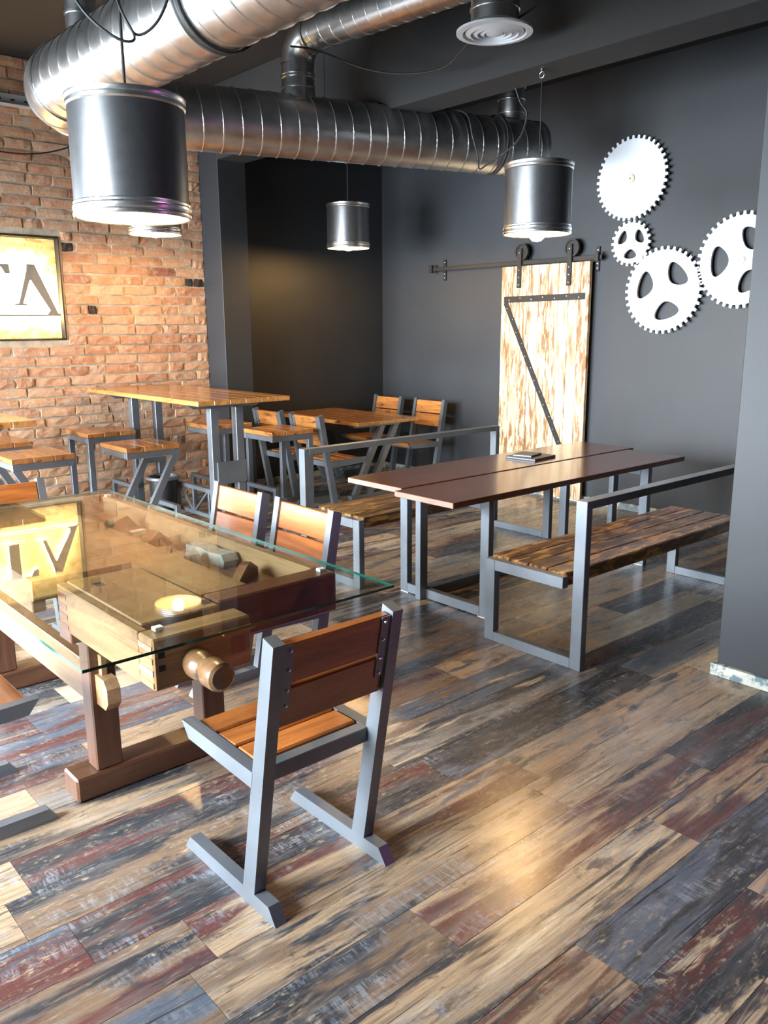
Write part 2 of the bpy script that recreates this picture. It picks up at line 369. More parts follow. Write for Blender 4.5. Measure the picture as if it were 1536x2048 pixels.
for i, (a, b) in enumerate(WINS):
    w = struct(bpy.data.objects.new('window_%d' % (i+1), None)); COL.objects.link(w); w.location = (WX+0.02, (a+b)/2, WZ[0])
    hw = (b-a)/2; hh = WZ[1]-WZ[0]
    for q in (-hw, hw-0.06): P('window_frame', w, (-0.02, q, 0), (0.03, q+0.06, hh), M['black'])
    for q in (0, hh-0.06): P('window_frame', w, (-0.02, -hw+0.06, q), (0.03, hw-0.06, q+0.06), M['black'])
    P('mullion', w, (-0.02, -0.03, 0.06), (0.03, 0.03, hh-0.06), M['black'])
w = struct(bpy.data.objects.new('window_3', None)); COL.objects.link(w); w.location = (sum(SW)/2, BY+0.06, WZ[0])
hw = (SW[1]-SW[0])/2; hh = WZ[1]-WZ[0]
for q in (-hw, -0.03, hw-0.06): P('window_frame', w, (q, -0.03, 0), (q+0.06, 0.0, hh), M['black'])
for q in (0, hh-0.06): P('window_frame', w, (-hw+0.06, -0.03, q), (hw-0.06, 0.0, q+0.06), M['black'])
bb = struct(P('baseboard_right', None, (GX-0.022, NY, 0), (GX, BY+0.02, 0.065), M['trim'], 0.003))
struct(P('baseboard_near_right', None, (NX-0.03, NY, 0), (NX, NYc+0.02, 0.06), M['trim'], 0.003))
struct(P('baseboard_back', None, (PX1, BY, 0), (GX-0.022, BY+0.02, 0.065), M['trim'], 0.003))

# floor planks, each its own object where the photo shows it
PW, PL, PYo = 0.2075, 1.418, 1.589
JO = {0: 2.29, -1: 2.906, -2: 2.441, -3: 1.739, 2: 0.698, 4: 0.672}
rest_v, rest_f = [], []; pm = boxmesh((PL-0.0016, PW-0.0016, 0.012), M['floor'], 0)
cnt = 0
for k in range(-20, 31):
    y0 = PYo+k*PW; y1 = y0+PW
    if y0 < NY-0.1 or y1 > BY+0.25: continue
    x = JO.get(k, 1.7+PL*((k*0.381+0.13*math.sin(k*2.3)) % 1.0)) - 4*PL
    while x < GX:
        a, b = max(x, WX), min(x+PL, GX); x += PL
        if b-a < 0.05: continue
        pts = [(a, y0, 0), (b, y0, 0), (a, y1, 0), (b, y1, 0), ((a+b)/2, y0, 0)]
        if seen(pts, 60) and not (a > NX+0.3 and y1 < NYc-0.2) and cnt < 300:
            me = pm if abs(b-a-PL) < 1e-4 else boxmesh((b-a-0.0016, PW-0.0016, 0.012), M['floor'], 0)
            o = bpy.data.objects.new('plank', me); o.location = ((a+b)/2, (y0+y1)/2, -0.006+random.uniform(-0.0004, 0)); put(o)
            o.parent = fl; o.matrix_parent_inverse = Matrix.Identity(4)
            c = Vector(fl.location); o.location = Matrix.Rotation(-fl.rotation_euler.z, 3, 'Z') @ (Vector(o.location)-c)
            o.rotation_euler = (0, 0, -fl.rotation_euler.z); cnt += 1
        else:
            i0 = len(rest_v)
            for z in (-0.012, -0.0005):
                rest_v += [(a+0.001, y0+0.001, z), (b-0.001, y0+0.001, z), (b-0.001, y1-0.001, z), (a+0.001, y1-0.001, z)]
            rest_f += [(i0, i0+3, i0+2, i0+1), (i0+4, i0+5, i0+6, i0+7), (i0, i0+1, i0+5, i0+4), (i0+1, i0+2, i0+6, i0+5), (i0+2, i0+3, i0+7, i0+6), (i0+3, i0, i0+4, i0+7)]
def to_local(o, parent):
    """keep world placement while parenting (parents here are unscaled)"""
    o.parent = parent
    pmx = Matrix.Translation(parent.location) @ parent.rotation_euler.to_matrix().to_4x4()
    o.matrix_parent_inverse = pmx.inverted()
o = meshobj('plank_field', rest_v, rest_f, M['floor']); to_local(o, fl); o['kind'] = 'stuff'
print('planks', cnt)

# brick wall: mortar body with a niche for the sign, bricks proud of it
SX0, SX1, SZ0, SZ1 = 1.30, 2.955, 1.595, 2.49
MF = BY+0.012
wallL = struct(P('wall_left', None, (SW[1], MF, 0), (SX0, BY+0.3, CZ), M['mortar'], 0))
for lo, hi in (((WX-0.3, MF, 0), (SW[0], BY+0.3, CZ)), ((SW[0], MF, 0), (SW[1], BY+0.3, WZ[0])), ((SW[0], MF, WZ[1]), (SW[1], BY+0.3, CZ)), ((SX1, MF, 0), (PX0, BY+0.3, CZ)), ((SX0, MF, 0), (SX1, BY+0.3, SZ0)), ((SX0, MF, SZ1), (SX1, BY+0.3, CZ)), ((SX0, BY+0.10, SZ0), (SX1, BY+0.3, SZ1))):
    to_local(P('mortar_bed', None, lo, hi, M['mortar'], 0), wallL)
BL, BHt, JT, CH = 0.305, 0.074, 0.017, 0.0907
rb = random.Random(3); VAR = []
def brick_shape(L, Hh, seed, D=0.03):
    q = random.Random(seed); nx, nz = 5, 3; vs = []; fs = []
    for j in range(nz):
        for i in range(nx):
            u = i/(nx-1)-0.5; w = j/(nz-1)-0.5; e = (i in (0, nx-1))+(j in (0, nz-1))
            vs.append((u*L+q.uniform(-1, 1)*0.006, -D/2+e*0.004*q.uniform(0.3, 1.6)+q.uniform(-0.0035, 0.0035), w*Hh+q.uniform(-1, 1)*0.004))
    for j in range(nz-1):
        for i in range(nx-1): a = j*nx+i; fs.append((a, a+1, a+nx+1, a+nx))
    ring = list(range(nx))+[nx-1+nx*j for j in range(1, nz)]+[nx*(nz-1)+i for i in range(nx-2, -1, -1)]+[nx*j for j in range(nz-2, 0, -1)]
    b0 = len(vs)
    for r_ in ring: x, y, z = vs[r_]; vs.append((x, D/2, z))
    m_ = len(ring)
    for k in range(m_): fs.append((ring[(k+1) % m_], ring[k], b0+k, b0+(k+1) % m_))
    return vs, fs
SHP = {}
def brick_mesh(L, dark=False):
    key = (round(L/0.03), rb.randrange(4), dark)
    if key not in SHP:
        vs, fs = brick_shape(key[0]*0.03, BHt, hash((key[0], key[1])) % 9999)
        me = bpy.data.meshes.new('brick'); me.from_pydata(vs, [], fs); me.update(); me.materials.append(M['dkbrick' if dark else 'brick']); SHP[key] = me
    return SHP[key]
DARK = [(3.03, 2.448), (4.23, 2.091), (3.23, 1.821)]
bv, bf = [], []; nb = 0
row = 0; z = 0.01
while z+BHt < CZ:
    zc = z+BHt/2; x = PX0-0.004-(0.15 if row % 2 else 0.0)*rb.uniform(0.8, 1.1)
    spans = [(PX0-0.004, x)] if row % 2 else []
    while x > WX:
        L = BL if rb.random() < 0.78 else rb.choice([0.15, 0.21, 0.27])
        spans.append((x, x-L)); x -= L+JT
    for xr, xl in spans:
        xl = xl+(JT if xr == PX0-0.004 and row % 2 and xl > PX0-0.2 else 0)
        pieces = [(xl, xr)]
        if SZ0-BHt*0.6 < zc < SZ1+BHt*0.6:
            pieces = []
            if xr > SX1+0.05: pieces.append((max(xl, SX1+0.02), xr))
            if xl < SX0-0.05: pieces.append((xl, min(xr, SX0-0.02)))
        for a, b in pieces:
            L = b-a
            if L < 0.045 or (a < SW[1] and b > SW[0] and WZ[0]-0.03 < zc < WZ[1]+0.03): continue
            c = (a+b)/2; dk = False
            for dx, dz in DARK:
                if abs(dz-zc) < CH/2 and abs(c-dx) < 0.16: dk = abs(c-dx) < 0.16 and L > 0.05
            yy = BY+0.013+rb.uniform(-0.006, 0.004)
            if nb < 300 and seen([(a, BY, z), (b, BY, z), (a, BY, z+BHt), (b, BY, z+BHt)], 12):
                segs = [(a, b, False)]
                if dk:
                    dx = min(DARK, key=lambda d: abs(d[1]-zc)+abs(d[0]-c))[0]; l, r_ = max(a, dx-0.05), min(b, dx+0.05)
                    if r_-l < 0.05: l, r_ = a, min(b, a+0.1)
                    segs = [(l, r_, True)]
                    if l-a > 0.07: segs.append((a, l-0.012, False))
                    if b-r_ > 0.07: segs.append((r_+0.012, b, False))
                for s0, s1, d in segs:
                    o = bpy.data.objects.new('brick', brick_mesh(s1-s0, d)); put(o)
                    o.location = ((s0+s1)/2, yy+(0.003 if d else 0), zc+rb.uniform(-0.003, 0.003)); o.rotation_euler = (0, rb.uniform(-0.008, 0.008), rb.uniform(-0.01, 0.01))
                    o.scale = ((s1-s0)/(round((s1-s0)/0.03)*0.03), 1, 1)
                    to_local(o, wallL); nb += 1
            else:
                vs, fs = brick_shape(L, BHt, rb.randrange(999)); i0 = len(bv)
                bv += [(v[0]+c, v[1]+yy, v[2]+zc) for v in vs]; bf += [tuple(i0+i for i in f) for f in fs]
    z += CH; row += 1
o = meshobj('brick_field', bv, bf, M['brick']); to_local(o, wallL); o['kind'] = 'stuff'
print('bricks', nb)

# ------------------------------------------------------------------ sign in the niche
sg = thing('illuminated_sign', 'backlit flake board sign with grey letters TA set into the brick wall', 'sign', (2.95, BY+0.10, SZ0))
P('board', sg, (SX0-2.95+0.01, -0.03, 0.015), (0.0-0.012, -0.001, SZ1-SZ0-0.02), M['osb'])
P('frame_bar', sg, (SX0-2.95, -0.10, 0), (0.004, 0, 0.012), M['black']); P('frame_bar', sg, (SX0-2.95, -0.10, SZ1-SZ0-0.018), (0.004, 0, SZ1-SZ0), M['black'])
P('frame_bar', sg, (-0.010, -0.10, 0.012), (0.004, 0, SZ1-SZ0-0.018), M['black'])
def inset_plate(name, parent, pts, d, mat, z):
    bm = bmesh.new(); f = bm.faces.new([bm.verts.new((a, b, 0)) for a, b in pts])
    r = bmesh.ops.inset_region(bm, faces=[f], thickness=d, use_even_offset=False)
    bmesh.ops.delete(bm, geom=r['faces'], context='FACES')
    me = bpy.data.meshes.new(name); bm.to_mesh(me); bm.free(); me.materials.append(mat)
    o = bpy.data.objects.new(name, me); o.location = (0, 0, z); return put(o, parent)
def letter(name, pts, d=0.007):
    q = [(x-2.95, z-SZ0) for x, z in pts]
    o = poly(name, sg, q, 0.012, M['letter'], (0, -0.086, 0), (R(90), 0, 0))
    # light strip on the back of the letter, facing the board
    inset_plate('light_strip', o, q, d, M['led'], -0.002); return o
bz = 1.805
letter('letter', [(2.52, 1.895), (2.635, 1.895), (2.635, 1.905), (2.60, 1.915), (2.672, 2.11), (2.682, 2.11), (2.83, bz+0.05), (2.80, bz+0.012), (2.80, bz), (2.915, bz), (2.915, bz+0.018), (2.895, bz+0.03), (2.722, 2.245), (2.655, 2.245), (2.652, 2.20), (2.565, 1.915), (2.52, 1.905)])
letter('letter', [(2.21, 1.89), (2.41, 1.89), (2.41, 1.90), (2.355, 1.915), (2.355, 2.215), (2.44, 2.215), (2.47, 2.16), (2.512, 2.16), (2.505, 2.24), (2.115, 2.24), (2.108, 2.16), (2.15, 2.16), (2.18, 2.215), (2.265, 2.215), (2.265, 1.915), (2.21, 1.90)])
letter('underline_bar', [(1.55, bz-0.008), (2.80, bz-0.003), (2.80, bz+0.015), (1.55, bz+0.010)], 0.005)

# ------------------------------------------------------------------ air ducts
def ducting(name, parent, p0, p1, r, pitch=0.135, ridge=0.006, n=40):
    p0, p1 = Vector(p0), Vector(p1); L = (p1-p0).length; x = (p1-p0).normalized()
    y = Vector((0, 0, 1)).cross(x).normalized() if abs(x.z) < 0.9 else Vector((1, 0, 0)); z = x.cross(y)
    f = lambda a, t, rr: p0+x*t+y*(math.cos(a)*rr)+z*(math.sin(a)*rr)
    vs, fs = [], []
    for k in range(2):
        for i in range(n): vs.append(f(2*math.pi*i/n, L*k, r))
    for i in range(n): fs.append((i, (i+1) % n, n+(i+1) % n, n+i))
    o = meshobj(name, vs, fs, M['zinc'], parent, True)
    vs, fs = [], []; N = int(L/pitch*32); m = 0
    for i in range(N+1):
        t = i/32*pitch; a = 2*math.pi*i/32
        vs += [f(a, max(0, t-0.006), r-0.001), f(a, t, r+ridge), f(a, min(L, t+0.006), r-0.001)]
        if i:
            b = 3*i; fs += [(b-3, b-2, b+1, b), (b-2, b-1, b+2, b+1)]
    meshobj('spiral_seam', vs, fs, M['zinc2'], o, True)
    return o
def ring(parent, c, ax, r, w, mat, name='joint_band', t=0.008):
    ax = Vector(ax).normalized(); q = ax.to_track_quat('Z', 'Y').to_euler()
    return lathe(name, parent, [(r, -w/2), (r+t, -w/2), (r+t, w/2), (r, w/2)], mat, 40, c, q)
def elbow(parent, pts, r, n=40, name='elbow', mat=None):
    return sweep(name, parent, pts, r, mat or M['zinc'], n, False)
DZ, DR = 3.09, 0.21
dd = Vector((0.968, -0.25, 0)).normalized()
c0 = Vector((2.11, 5.70, DZ)); Re = 0.42; tl = Re*math.tan(R(104.5/2))
a0 = c0-Vector((0, tl, 0)); b0 = c0+dd*tl; cc = a0+Vector((Re, 0, 0))
du = thing('air_duct', 'large spiral galvanised air duct bending in an L below the ceiling', 'duct', (2.11, 5.7, DZ))
inv = Vector((-2.11, -5.7, -DZ)); loc = lambda p: tuple(Vector(p)+inv)
ducting('duct_run', du, loc((2.11, NY, DZ)), loc(a0), DR)
dend = Vector((5.76, 4.65, DZ+0.01))
ducting('duct_run', du, loc(b0), loc(dend), DR)
arc = [loc(cc+Vector((-math.cos(R(t)), math.sin(R(t)), 0))*Re) for t in [104.5*i/12 for i in range(13)]]
elbow(du, arc, DR+0.004)
for t in (0, 26, 52, 78, 104.5):
    v = Vector((-math.cos(R(t)), math.sin(R(t)), 0)); ring(du, loc(cc+v*Re), (math.sin(R(t)), math.cos(R(t)), 0), DR+0.003, 0.012, M['zinc2'], 'elbow_seam', 0.006)
lathe('end_cap', du, [(0.0, 0), (DR-0.02, 0), (DR+0.004, -0.012), (DR+0.004, -0.05)], M['zinc'], 40, loc(dend+dd*0.005), dd.to_track_quat('Z', 'Y').to_euler())
ring(du, loc((2.11, 3.45, DZ)), (0, 1, 0), DR+0.004, 0.02, M['cable'], 'rubber_band', 0.01); ring(du, loc((2.11, 3.50, DZ)), (0, 1, 0), DR+0.003, 0.012, M['zinc2'])
ring(du, loc(dend-dd*0.42), dd, DR+0.004, 0.018, M['cable'], 'rubber_band', 0.01)
# riser on the far end of the first run
def riser(x, y, r, z0, z1, rings):
    o = lathe('riser_pipe', du, [(r, z0-DZ), (r, z1-DZ)], M['zinc'], 32, (x-2.11, y-5.7, 0))
    for q in rings: ring(o, (0, 0, q-DZ), (0, 0, 1), r, 0.012, M['zinc2'], 'pipe_ring', 0.006)
    return o
riser(2.16, 5.02, 0.085, 3.24, CZ, (3.42, 3.62)); riser(5.55, 4.74, 0.105, 3.25, CZ, (3.36, 3.46, 3.55))
# branch: collar, bend and pipe running toward the viewer
bx, by = 3.80, 5.22; rB = 0.115
o = lathe('branch_collar', du, [(rB+0.004, 3.24-DZ), (rB+0.004, 3.36-DZ), (rB, 3.37-DZ), (rB, 3.50-DZ)], M['zinc2'], 36, (bx-2.11, by-5.7, 0))
for q in (3.345, 3.415, 3.435): ring(o, (0, 0, q-DZ), (0, 0, 1), rB, 0.010, M['zinc2'], 'pipe_ring', 0.007)
hd = Vector((0.10, -0.995, 0)).normalized(); Rb = 0.17
bend = [Vector((bx, by, 3.50))]
for i in range(1, 10):
    a = R(86*i/9); bend.append(Vector((bx, by, 3.50))+hd*(Rb*(1-math.cos(a)))+Vector((0, 0, Rb*math.sin(a))))
elbow(du, [loc(p) for p in bend], rB+0.003, 36, 'branch_bend', M['zinc2'])
e0 = bend[-1]; ducting('branch_pipe', du, loc(e0), loc(e0+hd*2.6), rB, 0.11, 0.004, 32)
ring(du, loc(e0), hd, rB+0.002, 0.016, M['zinc2'], 'pipe_ring', 0.007)
sweep('hanger_wire', du, [loc((4.02, 5.2, 3.27)), loc((4.02, 5.2, CZ))], 0.003, M['rivet'], 6)

vt = thing('ceiling_vent', 'round white slotted ceiling vent under a vertical zinc pipe', 'vent', (3.90, 3.47, 3.31))
lathe('pipe', vt, [(0.135, 0.03), (0.135, CZ-3.31)], M['zinc'], 36)
ring(vt, (0, 0, 0.12), (0, 0, 1), 0.135, 0.012, M['zinc2'], 'pipe_ring', 0.006)
lathe('outer_ring', vt, [(0.135, 0.05), (0.16, 0.035), (0.215, 0.012), (0.215, 0), (0.18, -0.004), (0.172, 0.018)], M['gear'], 48)
for r0 in (0.165, 0.127, 0.089): lathe('vent_ring', vt, [(r0-0.006, 0.030), (r0, 0.004), (r0-0.030, -0.008), (r0-0.034, 0.022)], M['gear'], 40)
lathe('centre_cone', vt, [(0.045, 0.02), (0.048, -0.004), (0.02, -0.012), (0.0, -0.012)], M['gear'], 32)

# ------------------------------------------------------------------ pendant lamps
def lamp(label, x, y, zb, top, bz_=0.02):
    L = thing('pendant_lamp', label, 'lamp', (x, y, zb), 0, 'graphite drum pendant lamps')
    r, h = 0.212, 0.425
    s = lathe('shade', L, [(r, 0.05), (r, h-0.035)], M['shade'], 56)
    lathe('shade_lining', L, [(r-0.003, 0.004), (r-0.003, h-0.02), (0.0, h-0.02)], M['inner'], 48)
    lathe('bottom_rim', L, [(r-0.003, 0.0), (r+0.003, 0.0), (r+0.007, 0.006), (r+0.007, 0.014), (r+0.002, 0.020), (r+0.007, 0.028), (r+0.007, 0.038), (r+0.002, 0.044), (r+0.004, 0.052), (r, 0.056)], M['zinc2'], 56)
    lathe('top_rim', L, [(r, h-0.04), (r+0.005, h-0.034), (r+0.005, h-0.022), (r+0.002, h-0.018), (r+0.007, h-0.010), (r+0.007, h), (r-0.004, h+0.003), (r-0.01, h-0.006), (0.0, h-0.006)], M['zinc2'], 56)
    lathe('socket', L, [(0.0, 0.16), (0.022, 0.16), (0.022, 0.085), (0.018, 0.08)], M['black'], 20)
    lathe('bulb', L, [(0.016, 0.085+bz_), (0.03, 0.06+bz_), (0.05, 0.025+bz_), (0.052, 0.005+bz_), (0.045, -0.020+bz_), (0.028, -0.037+bz_), (0.0, -0.043+bz_)], M['bulb'], 24)
    sweep('cord', L, [(0, 0, h-0.005), (0, 0, top-zb)], 0.006 if top > 3.5 else 0.003, M['cable'], 8)
    return L
lamp('largest nearest drum pendant lamp hanging above the glass topped bench', 1.505, 3.155, 2.105, CZ)
lamp('drum pendant lamp half hidden behind the nearest one, above the high bar table', 3.40, 6.74, 2.455, CZ)
lamp('smallest drum pendant lamp hanging in the dark alcove above the low table', 5.57, 6.86, 2.47, CZ)
l4 = lamp('drum pendant lamp on a wire in front of the sliding door', 4.46, 3.57, 2.27, 3.235, 0.0)
lathe('eye_bolt', l4, [(0.012, 0.965), (0.012, 0.98), (0.004, 0.98)], M['rivet'], 12)
sweep('eye_ring', l4, [(0.0, 0.018*math.cos(a), 0.945+0.018*math.sin(a)) for a in [i*math.pi/8 for i in range(17)]], 0.004, M['rivet'], 8, False)

# ------------------------------------------------------------------ gears on the wall
def gear_pts(r, n, th=0.028):
    pts = []
    for i in range(n):
        a = 2*math.pi*i/n; w = 2*math.pi/n
        for q, rr in ((-0.36, r-th), (-0.27, r-th), (-0.17, r), (0.17, r), (0.27, r-th), (0.36, r-th)):
            pts.append((rr*math.cos(a+q*w), rr*math.sin(a+q*w)))
    return pts
def bean(r0, ang, w, l):
    """rounded tapering opening: wide outside, narrow inside"""
    out = []
    for i in range(24):
        t = 2*math.pi*i/24; x = math.cos(t); y = math.sin(t)
        s = 1.0+0.28*x
        px_ = r0+w*x*0.95+0.12*w*y*y; py_ = l*y*s
        out.append((px_*math.cos(ang)-py_*math.sin(ang), px_*math.sin(ang)+py_*math.cos(ang)))
    return out
def gear(label, y, z, r, n, holes, rot):
    g = thing('wall_gear', label, 'gear', (GX-0.055, y, z), 0, 'white gears on the dark wall')
    hs = [bean(r*0.47, R(rot+120*k), r*0.215, r*0.31) for k in range(3)] if holes else []
    poly('gear_plate', g, gear_pts(r, n, r*0.08 if r > 0.25 else r*0.13), 0.022, M['gear'], (0.011, 0, 0), (R(90), 0, R(-90)), hs)
    lathe('hub_disc', g, [(0.0, 0.016), (0.034, 0.016), (0.038, 0.012), (0.038, 0)], M['gear' if holes else 'hub'], 28, (-0.011, 0, 0), (0, R(-90), 0))
    lathe('hub_pin', g, [(0.0, 0.022), (0.006, 0.02), (0.006, 0.014)], M['rivet' if holes else 'cable'], 10, (-0.011, 0, 0), (0, R(-90), 0))
    lathe('standoff', g, [(0.02, 0), (0.02, 0.044)], M['gear'], 16, (0.011, 0, 0), (0, R(90), 0))
    return g
gear('solid white toothed gear without openings, highest on the dark wall', 4.36, 2.942, 0.352, 40, False, 0)
gear('smallest white gear with three openings below the solid gear', 4.33, 2.405, 0.197, 22, True, 30)
gear('lowest white gear with three openings beside the sliding door', 3.99, 1.99, 0.366, 38, True, 45)
gear('white gear with three openings cut off by the near dark wall', 3.315, 2.20, 0.375, 40, True, 60)
gear('white gear of which only a few teeth show at the near wall', 2.975, 2.70, 0.23, 26, True, 0)

# ------------------------------------------------------------------ sliding barn door
dr = thing('sliding_door', 'scorched pale board sliding barn door with a black Z brace', 'door', (GX-0.075, 5.25, 0.03))
dy0, dy1, dh = -0.53, 0.53, 2.245; nbd = 9; bw = (dy1-dy0)/nbd
for i in range(nbd): P('board', dr, (-0.02, dy0+i*bw+0.0015, 0), (0.02, dy0+(i+1)*bw-0.0015, dh), M['barn'], 0.003)
def strap(p0, p1, w=0.06):
    o = B('brace', dr, p0, p1, w, 0.006, M['black'], 0.001, side=Vector((1, 0, 0)).cross(Vector(p1)-Vector(p0)))
    n_ = int((Vector(p1)-Vector(p0)).length/0.13); L_ = (Vector(p1)-Vector(p0)).length
    for i in range(n_):
        lathe('bolt', o, [(0, 0.004), (0.006, 0.003), (0.008, 0)], M['rivet'], 8, (-L_/2+L_*(i+0.5)/n_, 0.008*(-1)**i, -0.003), (R(180), 0, 0))
    return o
strap((-0.023, 0.49, 1.925), (-0.023, -0.49, 1.935)); strap((-0.0235, 0.47, 1.90), (-0.0235, -0.40, 0.26), 0.055); strap((-0.023, 0.49, 0.24), (-0.023, -0.49, 0.24))
for yy in (0.30, -0.30):
    h = P('hanger', dr, (-0.034, yy-0.026, dh-0.21), (-0.022, yy+0.026, dh+0.165), M['black'], 0.002)
    w = lathe('roller_wheel', dr, [(0.0, 0.016), (0.018, 0.016), (0.02, 0.006), (0.062, 0.006), (0.066, 0.014), (0.082, 0.014), (0.082, -0.014), (0.066, -0.014), (0.062, -0.006), (0.0, -0.006)], M['black'], 36, (-0.006, yy-0.012, dh+0.132), (0, R(-90), 0))
    for q in (dh-0.18, dh-0.11, dh-0.04, dh+0.125): lathe('bolt', dr, [(0, 0.006), (0.006, 0.005), (0.009, 0)], M['rivet'], 8, (-0.034, yy, q), (0, R(-90), 0))
tk = thing('door_track', 'black steel rail carrying the sliding door on wall brackets', 'rail', (GX-0.06, 5.25, 2.305))
P('rail', tk, (-0.026, -0.64, -0.02), (-0.016, 1.60, 0.02), M['black'], 0.001)
for yy in (-0.55, 0.25, 1.42):
    P('bracket', tk, (0.044, yy-0.02, -0.12), (0.058, yy+0.02, 0.10), M['black'], 0.002); P('spacer', tk, (-0.016, yy-0.014, -0.014), (0.044, yy+0.014, 0.014), M['black'], 0.002)
    for q in (-0.09, -0.05, 0.07): lathe('bolt', tk, [(0, 0.008), (0.008, 0.006), (0.01, 0)], M['rivet'], 8, (0.044, yy, q), (0, R(-90), 0))
for yy in (-0.60, 1.55): P('stop', tk, (-0.05, yy-0.02, -0.035), (-0.01, yy+0.02, 0.045), M['black'], 0.003)

# ------------------------------------------------------------------ chairs: local +y is the front of the seat
def make_chair(proto_label, wd):
    c = thing('steel_frame_chair', proto_label, 'chair', group='steel framed wooden chairs')
    W2 = 0.2325; st = M['steel']; q = 0.04
    def quad(name, prof, x):
        """side profile in (y, z) extruded 40 mm across"""
        return poly(name, c, [(y, z) for y, z in prof], q, st, (x, 0, 0), (R(90), 0, R(90)))
    ty0, ty1 = -0.302, -0.254; by0, by1 = -0.152, -0.090      # post top / bottom edges in y
    for x in (-W2, W2-q):
        quad('sled_foot', [(-0.262, 0), (0.272, 0), (0.238, 0.05), (-0.226, 0.05)], x)
        quad('back_post', [(by0, 0.05), (by1, 0.05), (ty1, 0.89), (ty0, 0.875)], x)
        f = lambda z: by1+(ty1-by1)*(z-0.05)/0.84
        quad('seat_arm', [(f(0.405)-0.004, 0.405), (0.205, 0.418), (0.245, 0.470), (f(0.458)-0.004, 0.458)], x)
    xi = W2-q
    yr = f(0.43)
    P('rear_rail', c, (-xi, yr-0.012, 0.408), (xi, yr+0.03, 0.458), st, 0.002)
    P('front_rail', c, (-xi, 0.160, 0.410), (xi, 0.196, 0.425), st, 0.002)
    s0 = yr+0.036; s1 = 0.222; sw = (s1-s0)/3
    for i in range(3): P('seat_slat', c, (-xi+0.003, s0+i*sw+0.005, 0.426), (xi-0.003, s0+(i+1)*sw-0.005, 0.463), wd, 0.006)
    ax = Vector((0, ty1-by1, 0.84)).normalized()                # along the post
    fr = Vector((0, ax.z, -ax.y))                               # to the front
    base = Vector((0, (by0+by1)/2, 0.05))
    def onpost(t, off): return base+ax*t+fr*off
    for t0, t1 in ((0.565, 0.692), (0.703, 0.832)):
        p = onpost((t0+t1)/2, 0.006)
        B('back_slat', c, p+Vector((-xi+0.003, 0, 0)), p+Vector((xi-0.003, 0, 0)), t1-t0, 0.032, wd, 0.004, side=ax)
    for s in (-1, 1):
        p0 = onpost(0.625, -0.013)+Vector((s*(xi-0.018), 0, 0)); p1 = onpost(0.832, -0.013)+Vector((s*(xi-0.018), 0, 0))
        fl_ = B('flange', c, p0, p1, 0.034, 0.004, st, 0.0005, side=(1, 0, 0))
        for t in (0.640, 0.690, 0.755, 0.815):
            r_ = lathe('rivet', c, [(0, 0.005), (0.004, 0.004), (0.0055, 0)], M['rivet'], 8, onpost(t, -0.015)+Vector((s*(xi-0.022), 0, 0)), (R(90)+math.atan2(-ax.y, ax.z)*0, 0, 0))
    return c
ch0 = make_chair('x', M['chair']); used = []; ch1 = make_chair('x', M['seatw']); used1 = []
G = 'steel framed wooden chairs'
place(ch0, used, 'nearest wooden chair with its riveted back towards the viewer', (1.3755, 2.047, 0), 0, G)
place(ch0, used, 'wooden chair behind the glass table, the one nearer the bench seats', (1.995, 3.135, 0), 90, G)
place(ch0, used, 'wooden chair behind the glass table, the one nearer the high bar table', (1.995, 3.715, 0), 90, G)
place(ch0, used, 'wooden chair at the far head of the glass table below the sign', (1.375, 4.45, 0), 180, G)
place(ch0, used, 'wooden chair at the left side of the glass table, cut by the left edge', (0.615, 2.995, 0), -90, G)
place(ch1, used1, 'scorched wooden chair in the alcove corner, leftmost of the two along the gear wall', (6.25, 7.33, 0), 90, G, 1.03)
place(ch1, used1, 'scorched wooden chair along the gear wall, the one nearer the sliding door', (6.25, 6.64, 0), 90, G, 1.03)
place(ch1, used1, 'wooden chair at the low alcove table, half hidden behind the bar table leg', (4.86, 6.93, 0), -90, G, 1.03)
place(ch1, used1, 'wooden chair at the low alcove table beside the bench hand rail', (4.86, 6.30, 0), -90, G, 1.03)

# ------------------------------------------------------------------ bar stools: local +y faces the table
def make_stool(kind, label):
    s = thing('bar_stool', label, 'stool', group='steel bar stools'); st = M['steel']; w, d = 0.24, 0.225
    for i in range(3): P('seat_board', s, (-w, -d+i*0.15+0.0015, 0.765), (w, -d+(i+1)*0.15-0.0015, 0.803), M['seatw'], 0.003)
    for x in (-w+0.004, w-0.044):
        P('seat_rail', s, (x, -d+0.005, 0.715), (x+0.04, d-0.005, 0.765), st)
        if kind == 'C': P('leg', s, (x, -d+0.005, 0.04), (x+0.04, -d+0.055, 0.715), st)
        else: poly('leg', s, [(-d+0.005, 0.04), (-d+0.065, 0.04), (d-0.005, 0.715), (d-0.065, 0.715)], 0.04, st, (x, 0, 0), (R(90), 0, R(90)))
        P('floor_bar', s, (x, -d+0.005, 0), (x+0.04, d-0.02, 0.04), st)
        P('riser', s, (x, d-0.06, 0.04), (x+0.04, d-0.02, 0.27), st)
    for y in (-d+0.005, d-0.045): P('cross_rail', s, (-w+0.044, y, 0.72), (w-0.044, y+0.04, 0.763), st)
    P('foot_rest', s, (-w+0.004, d-0.06, 0.27), (w-0.004, d-0.02, 0.305), st)
    P('floor_tie', s, (-w+0.044, -d+0.01, 0.0), (w-0.044, -d+0.045, 0.03), st)
    return s
sC = make_stool('C', 'x'); sZ = make_stool('Z', 'x'); uc, uz = [], []
GS = 'steel bar stools'
place(sC, uc, 'straight legged bar stool close to the brick wall, left of the high table', (3.045, 7.33, 0), -90, GS)
place(sZ, uz, 'slant legged bar stool in front of the high table, nearest to the glass table', (2.91, 6.26, 0), -90, GS)
place(sC, uc, 'bar stool behind the high table leg, right beside the dark pillar', (4.13, 7.11, 0), 90, GS)
place(sC, uc, 'bar stool right of the high table, in front of the alcove chairs', (4.26, 6.30, 0), 90, GS)
